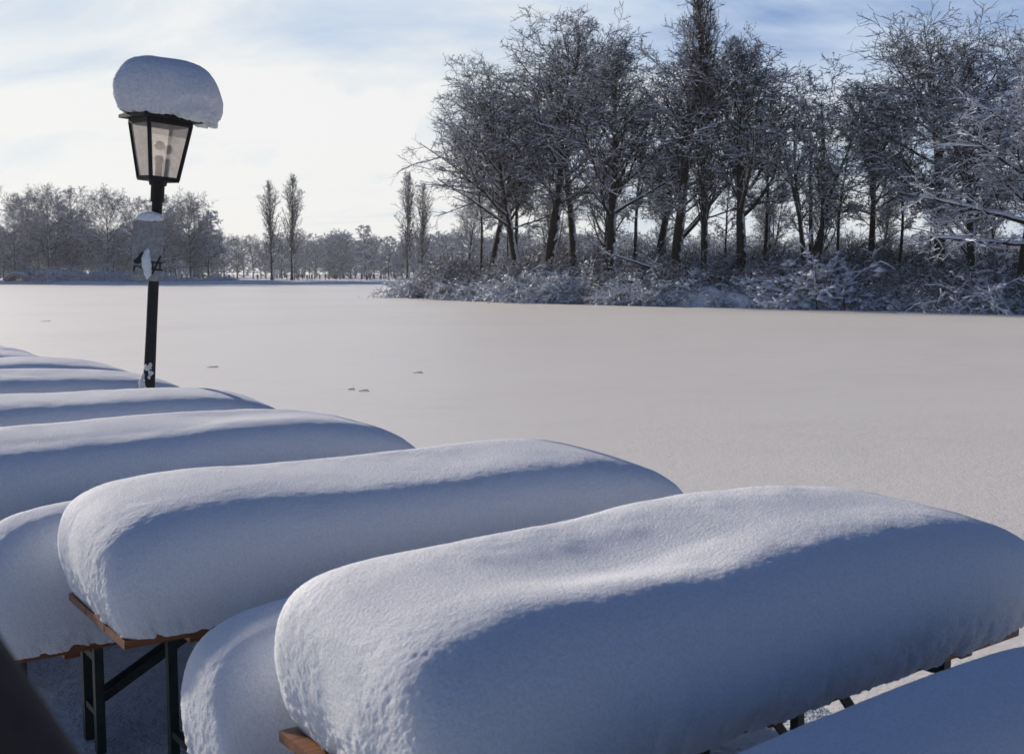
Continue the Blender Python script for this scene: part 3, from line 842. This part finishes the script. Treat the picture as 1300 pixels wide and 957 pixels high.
kind('low_limb', seed=10, H=22, r0=0.52, crown_r=7.2, t0=0.30, limbs=30, ang=lambda t: 1.0 - 0.45 * t, shape=tall_oval, sub=(10, 7, 3), up1=0.03, extra=[(2.8, -1, -0.2, 0.3, 5.0, 0.2), (5.5, 0.5, -0.1, 0.9, 13, 0.24)])
FS = (0.11, 0.08, 0.05, 0.035)
kind('far_round', seed=21, H=21, r0=0.40, crown_r=9.5, t0=0.16, limbs=28, ang=lambda t: 1.25 - 0.6 * t, shape=rnd_round, sub=(10, 7, 3), up1=0.03, snow=FS, twr=0.034)
kind('far_oval', seed=22, H=21, r0=0.38, crown_r=7.6, t0=0.12, limbs=28, ang=lambda t: 1.15 - 0.5 * t, shape=tall_oval, sub=(10, 6, 3), up1=0.03, snow=FS, twr=0.034)
kind('far_poplar', seed=23, H=25, r0=0.42, crown_r=6.0, t0=0.14, limbs=46, ang=0.34, shape=lambda s: 0.9 + 0.4 * np.sin(np.pi * s) - 0.5 * s, sub=(8, 5, 0), up1=0.09, up2=0.10, wig=0.06, snow=(0.06, 0.05, 0.04, 0.03), ratio=(0.42, 0.5, 0.5), twr=0.045, cover=0.5, clumps=0)
kind('far_tier', seed=24, H=16, r0=0.3, crown_r=5.6, t0=0.2, limbs=36, ang=1.45, shape=lambda s: 1.0 - 0.75 * s, sub=(7, 6, 2), up1=-0.01, up2=0.0, snow=FS, twr=0.04, trunkfrac=1.0)

def put_tree(kindname, x, y, h, label, group, rz=None, z=None, name='bare_tree', tilt=0.0, wide=1.0, cat='tree'):
    (mt, mbr, ms), H = KIND[kindname]
    s = h / H
    zz = ICE + 0.3 if z is None else z
    r = empty(name, (x, y, zz), rz if rz is not None else rng.rand() * 6.28)
    r.rotation_euler.y = tilt
    r.scale = (s * wide, s * wide, s)
    link('trunk', mt, r); link('branches', mbr, r); link('snow', ms, r)
    tag(r, label, cat, group)
    return r
def tree_at(kindname, px, depth, top, label, group='trees on the wooded island', **k):
    b = at_depth(px, 360, depth)
    tp = at_depth(px, top, depth)
    zb = k.pop('z', ICE + 0.5)
    return put_tree(kindname, b.x, depth, tp.z - zb, label, group, z=zb, **k)
rng = np.random.RandomState(12)
isl = lambda px, back: float(shore_y(at_depth(px, 360, 90).x * 1.0)) + back
def sh(px, back=5.0):
    y = 90.0
    for _ in range(12): y = float(shore_y((px - 650) / F * y * 1.003)) + back
    return y
I = [
    ('leaning', 660, 6, 78, 0.3, 'snowy tree leaning out to the left over the ice at the island tip'),
    ('oval', 622, 9, 120, None, 'smaller oval tree filling the underside of the leaning crown'),
    ('slender', 612, 5, 165, None, 'slim dark trunk leftmost on the island, under the leaning crown'),
    ('slender', 655, 8, 120, None, 'slim trunk between the leaning tree and the tallest left tree'),
    ('broad', 694, 7, 14, 2.0, 'tallest broad crowned tree at the left half of the island'),
    ('oval', 728, 12, 60, None, 'oval snowy tree just right of the tallest left tree'),
    ('upright', 776, 5, 48, 1.0, 'tree with a stout dark trunk, midway between the tallest left tree and the poplar'),
    ('slender', 803, 9, 130, None, 'thin young tree left of the tree with the low snowy limb'),
    ('low_limb', 858, 5, 34, 0.0, 'forked tree whose low snow-laden limb reaches left near its base'),
    ('oval', 834, 14, 70, None, 'dark trunked tree behind the one with the low snowy limb'),
    ('poplar', 896, 5, -110, None, 'tall narrow poplar whose tip leaves the top of the picture'),
    ('upright', 942, 6, 46, 3.0, 'tree with upright fine twigs right of the tall poplar'),
    ('slender', 968, 12, 110, None, 'thin tree between the upright twigged tree and the bundle of stems'),
    ('multistem', 1028, 5, 78, 1.2, 'tree made of a bundle of slim parallel stems'),
    ('slender', 1063, 6, 150, None, 'single thin bare trunk right of the bundle of stems'),
    ('oval', 1108, 12, 112, None, 'shorter dark tree in the gap left of the great round crown'),
    ('slender', 1140, 9, 150, None, 'thin tree just under the left side of the great round crown'),
    ('round', 1196, 9, 14, 0.5, 'great dense round crowned tree near the right edge'),
    ('low_limb', 1232, 5, 110, 2.6, 'dark forked trunk leaning in front of the great round crown'),
    ('spreading', 1298, 2.5, 24, 0.0, 'stout tree at the right frame edge with long snow-laden horizontal limbs'),
    ('broad', 1345, 9, 20, 4.0, 'snowy crown entering at the top right corner from beyond the frame'),
]
for kn, px, back, top, rz, lab in I:
    tree_at(kn, px, sh(px, back), top, lab, rz=rz, tilt=float(rng.normal(0, 0.015)), wide={'poplar': 0.75, 'leaning': 1.15, 'broad': 1.3, 'slender': 1.1}.get(kn, 1.25))
# back rows of the island, read as individuals only through gaps
for i in range(12):
    px = 580 + i * 66 + rng.uniform(-12, 12); back = rng.uniform(16, 38)
    tree_at(['oval', 'slender', 'multistem', 'upright'][i % 4], px, sh(px, back), rng.uniform(170, 240), 'smaller bare tree in the back rows of the island, seen between the front trunks', 'back row trees on the island')

# ------------------------------------------------------------------ shrubs
def shrub_meshes(name, seed, h, w, stems=34, sub=(7, 5), snow=0.09, droop=-0.05, cover=0.9, twr=0.014, barkm='brush', clumps=0):
    rng = np.random.RandomState(seed)
    st = np.zeros((stems, 3)); st[:, 0] = rng.normal(0, w * 0.22, stems); st[:, 1] = rng.normal(0, w * 0.2, stems); st[:, 2] = -0.15
    a = rng.rand(stems) * 6.28; el = rng.uniform(0.15, 1.1, stems)
    d = np.stack([np.cos(a) * np.sin(el), np.sin(a) * np.sin(el), np.cos(el)], -1)
    L = h * rng.uniform(0.6, 1.25, stems)
    br, sn = MB(), MB()
    P1 = grow(st, d, L, 6, droop, 0.2, rng); r1 = np.full((stems, 7), 0.03) * (1 - 0.6 * np.linspace(0, 1, 7))
    add_strips(br, rings(P1, r1, 4)); add_snow(sn, P1, r1, snow, rng, cover)
    s, dd, r, t, pl = spawn(P1, r1, L, sub[0], 0.2, 1, 0.8, rng)
    l2 = pl * 0.42 * rng.uniform(0.5, 1.3, len(t)); P2 = grow(s, dd, l2, 4, droop * 0.6, 0.16, rng); r2 = np.full((len(t), 5), twr) * (1 - 0.4 * np.linspace(0, 1, 5))
    add_strips(br, rings(P2, r2, 3), smooth=False); add_snow(sn, P2, r2, snow * 0.75, rng, cover)
    s, dd, r, t, pl = spawn(P2, r2, l2, sub[1], 0.15, 1, 0.75, rng)
    l3 = np.clip(pl * 0.5 * rng.uniform(0.5, 1.3, len(t)), 0.12, 0.8); P3 = grow(s, dd, l3, 2, 0, 0.2, rng); r3 = np.full((len(t), 3), twr * 0.75) * (1 - 0.4 * np.linspace(0, 1, 3))
    add_strips(br, rings(P3, r3, 3), smooth=False); add_snow(sn, P3, r3, snow * 0.55, rng, cover)
    if clumps: add_clumps(sn, P2[:, 1:], clumps, 0.16, rng); add_clumps(sn, P3[:, 1:], clumps * 2, 0.09, rng)
    return br.mesh(name + '_branches', M[barkm]), sn.mesh(name + '_snow', M['tree_snow'])
SHR = {'laden': shrub_meshes('laden', 31, 1.9, 3.2, 60, (9, 6), 0.09, -0.2, twr=0.02, clumps=700), 'arching': shrub_meshes('arching', 32, 2.6, 3.4, 44, (9, 7), 0.08, -0.22, twr=0.018, clumps=450),
       'brushy': shrub_meshes('brushy', 33, 3.4, 4.0, 50, (11, 8), 0.04, -0.01, 0.5, twr=0.017, clumps=200), 'thicket': shrub_meshes('thicket', 34, 4.8, 5.0, 52, (12, 8), 0.05, 0.0, 0.5, twr=0.02)}
SHH = {'laden': 1.8, 'arching': 2.2, 'brushy': 3.8, 'thicket': 5.4}
def put_shrub(k, x, y, z, h, label, group, rz=None):
    s = h / SHH[k]
    r = empty('snowy_shrub', (x, y, z), rng.rand() * 6.28 if rz is None else rz); r.scale = (s * rng.uniform(0.9, 1.25), s * rng.uniform(0.9, 1.2), s)
    link('branches', SHR[k][0], r); link('snow', SHR[k][1], r)
    tag(r, label, 'shrub', group)
# waterline shrubs
for i, px in enumerate(np.arange(528, 1330, 17.0)):
    p = px + rng.uniform(-5, 5); back = rng.uniform(0.6, 2.2)
    if 862 < p < 1105: back += 2.4                 # the bare snowy bank shows here
    y = sh(p, back); x = at_depth(p, 360, y).x
    k = ['laden', 'arching', 'laden', 'arching', 'brushy'][rng.randint(5)]
    left = px < 740
    hgt = rng.uniform(1.2, 2.3) * (1.15 if left else 1.0)
    put_shrub(k, x, y, ICE + 0.15, hgt, 'snow-laden waterside shrub drooping to the ice at the left half of the island' if left else 'snow-laden low shrub on the snowy bank at the right half of the island', 'shrubs along the island shore')
put_shrub('laden', *at_depth(1035, 360, sh(1035, 1.6)).xy, ICE + 0.2, 3.2, 'largest mounded shrub heaped with snow, below the bundle of slim stems', 'shrubs along the island shore')
put_shrub('arching', *at_depth(1262, 360, sh(1262, 1.2)).xy, ICE + 0.2, 2.6, 'arching shrub with thick snowy boughs near the right frame edge', 'shrubs along the island shore')
put_shrub('arching', *at_depth(533, 360, sh(533, 1.0)).xy, ICE + 0.1, 2.4, 'overhanging shrub at the very left tip of the island', 'shrubs along the island shore')
for i, px in enumerate(np.arange(566, 1340, 15.0)):
    p = px + rng.uniform(-8, 8); back = rng.uniform(3, 9)
    y = sh(p, back); x = at_depth(p, 360, y).x
    put_shrub(['brushy', 'thicket', 'brushy'][rng.randint(3)], x, y, ICE + 0.5, rng.uniform(1.9, 3.0) * (1.15 if px < 640 else 1), 'twiggy brown brush filling the undergrowth between the island trunks', 'undergrowth behind the island shore')
for i, px in enumerate(np.arange(560, 1340, 24.0)):
    p = px + rng.uniform(-8, 8); back = rng.uniform(12, 30)
    y = sh(p, back); x = at_depth(p, 360, y).x
    put_shrub('thicket', x, y, ICE + 0.6, rng.uniform(2.8, 4.4), 'tall tangled thicket deep inside the island', 'thickets deep on the island')

# ------------------------------------------------------------------ far shore, left wood, poplars
def far_tree(kn, px, depth, top, label, group, **k):
    return tree_at(kn, px, depth, top, label, group, z=0.1, **k)
L_ = [(20, 268, 262, 'far_oval', 'leftmost rounded tree of the left wood at the frame edge'), (64, 272, 234, 'far_round', 'broad tree with the highest crown in the left wood'),
      (100, 290, 236, 'far_oval', 'oval crown just right of the highest crown in the left wood'), (138, 270, 238, 'far_round', 'dense crown in the middle of the left wood, left of the lamp'),
      (172, 284, 250, 'far_oval', 'lower crown directly behind the lamp sign'), (206, 300, 248, 'far_oval', 'crown just right of the lamp pole'),
      (243, 280, 243, 'far_round', 'wide dome crowned tree ending the left wood on the right'), (40, 300, 240, 'far_round', 'crown behind the gap between the two leftmost crowns')]
for px, d, top, kn, lab in L_:
    far_tree(kn, px, d, top, lab, 'trees of the left wood')
for i in range(34):
    px = -60 + i * 10 + rng.uniform(-6, 6)
    far_tree(['far_oval', 'far_round', 'far_tier'][i % 3], px, rng.uniform(275, 330), rng.uniform(258, 300), 'smaller snow-dusted tree filling the left wood between the large crowns', 'fill trees of the left wood')
for px, d, top, lab in ((346, 285, 229, 'left and shorter one of the pair of far poplars'), (371, 290, 221, 'right and taller one of the pair of far poplars'),
                        (518, 280, 218, 'left one of the two far poplars beside the island tip'), (536, 290, 232, 'right one of the two far poplars, half behind the island crown')):
    far_tree('far_poplar', px, d, top, lab, 'far poplars', name='poplar_tree', wide=0.95)
for px, d, top, lab in ((418, 330, 312, 'small pale snowy tree on the far meadow, mid way between the poplars'), (466, 310, 286, 'tiered tree with flat layered boughs on the far meadow'), (494, 320, 300, 'smaller tiered tree left of the right poplars'), (302, 320, 318, 'pale bushy tree on the far meadow left of the poplar pair'), (338, 345, 318, 'pale bushy tree at the foot of the poplar pair')):
    far_tree('far_tier' if 'tiered' in lab else 'far_round', px, d, top, lab, 'trees on the far meadow')
for i in range(16):
    px = 285 + i * 17 + rng.uniform(-6, 6)
    far_tree(['far_oval', 'far_round'][i % 2], px, rng.uniform(350, 430), rng.uniform(297, 312), 'far snow-dusted tree in front of the distant wood', 'trees before the distant wood')
# shrubs on the left bank
for i, px in enumerate(np.arange(48, 300, 9.0)):
    d = rng.uniform(258, 266); x = at_depth(px, 360, d).x
    put_shrub(['laden', 'arching'][i % 2], x, d + 4, -0.1, rng.uniform(1.8, 3.4) * (1 if px < 210 else 0.55), 'snow-blanketed shrub on the bank below the left wood', 'shrubs on the left bank')

# distant wood: one mass behind the meadow
def distant_wood():
    rg = np.random.RandomState(5)
    src = []
    for sd_ in (41, 42, 43):
        a = tree_meshes('wood', sd_, 18, 0.3, 7.5, 0.02, 24, lambda t: 1.1 - 0.4 * t, rnd_round, (7, 4, 0), snow=(0.22, 0.2, 0.16, 0.1), twr=0.10, clumps=0)
        vs, fs, ms = [], [], []; n0 = 0
        for mi, me in enumerate(a):
            V = np.empty(len(me.vertices) * 3, np.float32); me.vertices.foreach_get('co', V)
            Lp = np.empty(len(me.loops), np.int32); me.loops.foreach_get('vertex_index', Lp)
            vs.append(V.reshape(-1, 3)); fs.append(Lp.reshape(-1, 4) + n0); ms.append(np.full(len(Lp) // 4, mi)); n0 += len(V) // 3
            bpy.data.meshes.remove(me)
        src.append((np.vstack(vs), np.vstack(fs), np.concatenate(ms)))
    mb = MB()
    for i in range(480):
        px = rg.uniform(-250, 1600); d = rg.uniform(440, 620) if i < 330 else rg.uniform(425, 445)
        top = rg.uniform(296, 316) if i < 330 else rg.uniform(324, 338); b = at_depth(px, 360, d); t = at_depth(px, top, d)
        V, Fc, ms = src[i % 3]
        s = (t.z) / 18; c, sn_ = math.cos(i * 2.4), math.sin(i * 2.4)
        W = V * [s * 1.4, s * 1.4, s] @ np.array([[c, sn_, 0], [-sn_, c, 0], [0, 0, 1]]) + [b.x, d, 0]
        base = mb.n
        mb.v.append(W); mb.n += len(W)
        for k in (0, 1, 2):
            f = Fc[ms == k]; mb.f.append(f + base); mb.m.append(k); mb.s.append(False)
    tag(mb.build('distant_wood', [M['bark'], M['twig'], M['tree_snow']]), 'hazy snow-dusted wood beyond the far meadow', 'wood', kind='stuff')
distant_wood()

# ------------------------------------------------------------------ small bridge arch at the left shore
def bridge():
    d = 262.0; c = at_depth(24, 360, d)
    root = empty('arched_footbridge', (c.x, d - 1.5, ICE))
    tag(root, 'small stone footbridge arch at the left end of the far shore', 'bridge')
    a = np.linspace(0, np.pi, 25)
    mb = MB()
    ri, ro, w = 2.2, 2.9, 3.0
    pr = np.stack([np.stack([ri * np.cos(a), a * 0, ri * 0.85 * np.sin(a)], -1), np.stack([ro * np.cos(a), a * 0, ro * 0.88 * np.sin(a)], -1),
                   np.stack([ro * np.cos(a), a * 0 + w, ro * 0.88 * np.sin(a)], -1), np.stack([ri * np.cos(a), a * 0 + w, ri * 0.85 * np.sin(a)], -1)], 1)
    mb.grid(pr, closed_v=True, smooth=False)
    mb.build('arch', M['stone'], root)
    mb = MB()
    top = np.stack([np.stack([3.0 * np.cos(a), a * 0 - 0.1, 2.62 * np.sin(a)], -1), np.stack([3.1 * np.cos(a), a * 0 + 0.3, 2.95 * np.sin(a)], -1), np.stack([3.1 * np.cos(a), a * 0 + w, 2.95 * np.sin(a)], -1)], 1)
    mb.grid(top[3:-3]); mb.build('snow_cover', M['bank_snow'], root)
    put_shrub('brushy', c.x + 3.4, d + 1, -0.2, 2.6, 'brown brush beside the right foot of the footbridge', 'shrubs on the left bank')
    put_shrub('brushy', c.x + 0.5, d + 3.5, 0.6, 3.2, 'brown brush rising behind the footbridge arch', 'shrubs on the left bank')
    # open dark water below the arch
    th = np.linspace(0, 2 * np.pi, 40)
    p = np.stack([c.x - 3 + 8.5 * np.cos(th), d - 4 + (5.5 + 1.0 * np.sin(3 * th)) * np.sin(th), th * 0 + ICE + 0.006], -1)
    mb = MB(); mb.add(p, [list(range(40))], smooth=False)
    tag(mb.build('open_water', M['water']), kind='structure')
bridge()

# ------------------------------------------------------------------ people on the far meadow
def person_mesh(name, stride, arm):
    J = {'pelvis': (0, 0, .95), 'chest': (0, 0, 1.32), 'neck': (0, 0, 1.48), 'head': (0, .01, 1.60), 'crown': (0, .01, 1.72)}
    rad = {'pelvis': .155, 'chest': .19, 'neck': .07, 'head': .105, 'crown': .075}
    E = [('pelvis', 'chest'), ('chest', 'neck'), ('neck', 'head'), ('head', 'crown')]
    for s, nm in ((-1, 'l'), (1, 'r')):
        J['hip' + nm] = (s * .10, 0, .88); J['knee' + nm] = (s * .11, s * stride * .5 + .03, .48); J['ank' + nm] = (s * .11, s * stride, .08); J['toe' + nm] = (s * .12, s * stride + .14, .04)
        J['sh' + nm] = (s * .20, 0, 1.38); J['elb' + nm] = (s * .26, -s * arm * .5 - .02, 1.12); J['han' + nm] = (s * .25, -s * arm + .08, .88)
        rad.update({'hip' + nm: .11, 'knee' + nm: .075, 'ank' + nm: .055, 'toe' + nm: .045, 'sh' + nm: .085, 'elb' + nm: .06, 'han' + nm: .05})
        E += [('pelvis', 'hip' + nm), ('hip' + nm, 'knee' + nm), ('knee' + nm, 'ank' + nm), ('ank' + nm, 'toe' + nm), ('chest', 'sh' + nm), ('sh' + nm, 'elb' + nm), ('elb' + nm, 'han' + nm)]
    keys = list(J); me = bpy.data.meshes.new(name)
    me.from_pydata([J[k] for k in keys], [(keys.index(a), keys.index(b)) for a, b in E], [])
    o = bpy.data.objects.new(name, me); COL.objects.link(o)
    md = o.modifiers.new('skin', 'SKIN')
    for i, k in enumerate(keys):
        sv = me.skin_vertices[0].data[i]; sv.radius = (rad[k], rad[k]); sv.use_root = (k == 'pelvis')
    o.modifiers.new('sub', 'SUBSURF').levels = 1
    dg = bpy.context.evaluated_depsgraph_get()
    ev = bpy.data.meshes.new_from_object(o.evaluated_get(dg))
    bpy.data.objects.remove(o)
    return ev
M['coat'] = painted('dark_coat', (0.02, 0.02, 0.026), 0.9)
M['coat2'] = painted('brown_coat', (0.06, 0.03, 0.025), 0.9)
pm = []
for i, (s, a) in enumerate(((0.0, 0.0), (0.28, 0.2), (0.18, 0.12))):
    me = person_mesh('person', s, a); me.materials.clear(); me.materials.append(M['coat2'] if i == 2 else M['coat']); pm.append(me)
for i, px in enumerate((231, 238, 247, 251, 258, 291, 297, 327, 352, 364, 379, 384, 390, 396, 406, 413, 427, 459, 470, 474, 483, 501)):
    d = 268 + (i * 37 % 60); c = at_depth(px, 356, d)
    o = link('person', pm[i % 3]); o.location = (c.x, d, 0.17 + (0.0 if d < 270 else 0.05)); o.rotation_euler = (0, 0, rng.rand() * 6.28)
    s = rng.uniform(0.92, 1.05); o.scale = (s, s, s)
    tag(o, 'tiny dark figure strolling on the snowy meadow across the lake', 'person', 'people strolling on the far meadow')

# ------------------------------------------------------------------ twigs lying on the ice
for px, py, L, lab in ((446, 494, 0.16, 'dark twig on the ice, larger one below the scattered pair'), (462, 496, 0.22, 'pale curved twig lying flat on the ice'), (270, 466, 0.3, 'short twig on the ice right of the lamp pole'), (531, 473, 0.25, 'small twig on the ice left of the island'), (58, 408, 0.5, 'small dark debris on the ice far left of the lamp pole')):
    p = at(px, py, ICE + 0.012); mb = MB()
    t = np.linspace(-0.5, 0.5, 7)
    a = rng.uniform(-0.4, 0.4)
    mb.tube(np.stack([p.x + L * t * math.cos(a), p.y + L * t * math.sin(a) + 0.05 * L * np.sin(t * 6), p.z + 0.01 * np.cos(t * 5)], -1), 0.010 * (1 - np.abs(t)), 6)
    mb.tube(np.stack([p.x + 0.3 * L * (t + .5), p.y + 0.5 * L * (t + .5), p.z + t * 0.02 + 0.01], -1), 0.006, 5)
    tag(mb.build('fallen_twig', M['twig']), lab, 'twig', 'twigs lying on the ice')

# ------------------------------------------------------------------ cold winter air
mb = MB(); mb.box((0, 320, 19.9), (1500, 720, 44.2))
hz = mb.mesh('haze', [])
hm = bpy.data.materials.new('winter_air'); hm.use_nodes = True
hn, hl = hm.node_tree.nodes, hm.node_tree.links
hn.clear()
ho = hn.new('ShaderNodeOutputMaterial'); hv = hn.new('ShaderNodeVolumePrincipled')
hv.inputs['Color'].default_value = (0.86, 0.90, 0.96, 1)
hv.inputs['Density'].default_value = 0.0002
hv.inputs['Anisotropy'].default_value = 0.2
hl.new(hv.outputs[0], ho.inputs['Volume'])
hz.materials.append(hm)
tag(link('haze', hz), 'thin cold winter air over the frozen lake', 'haze', kind='stuff')
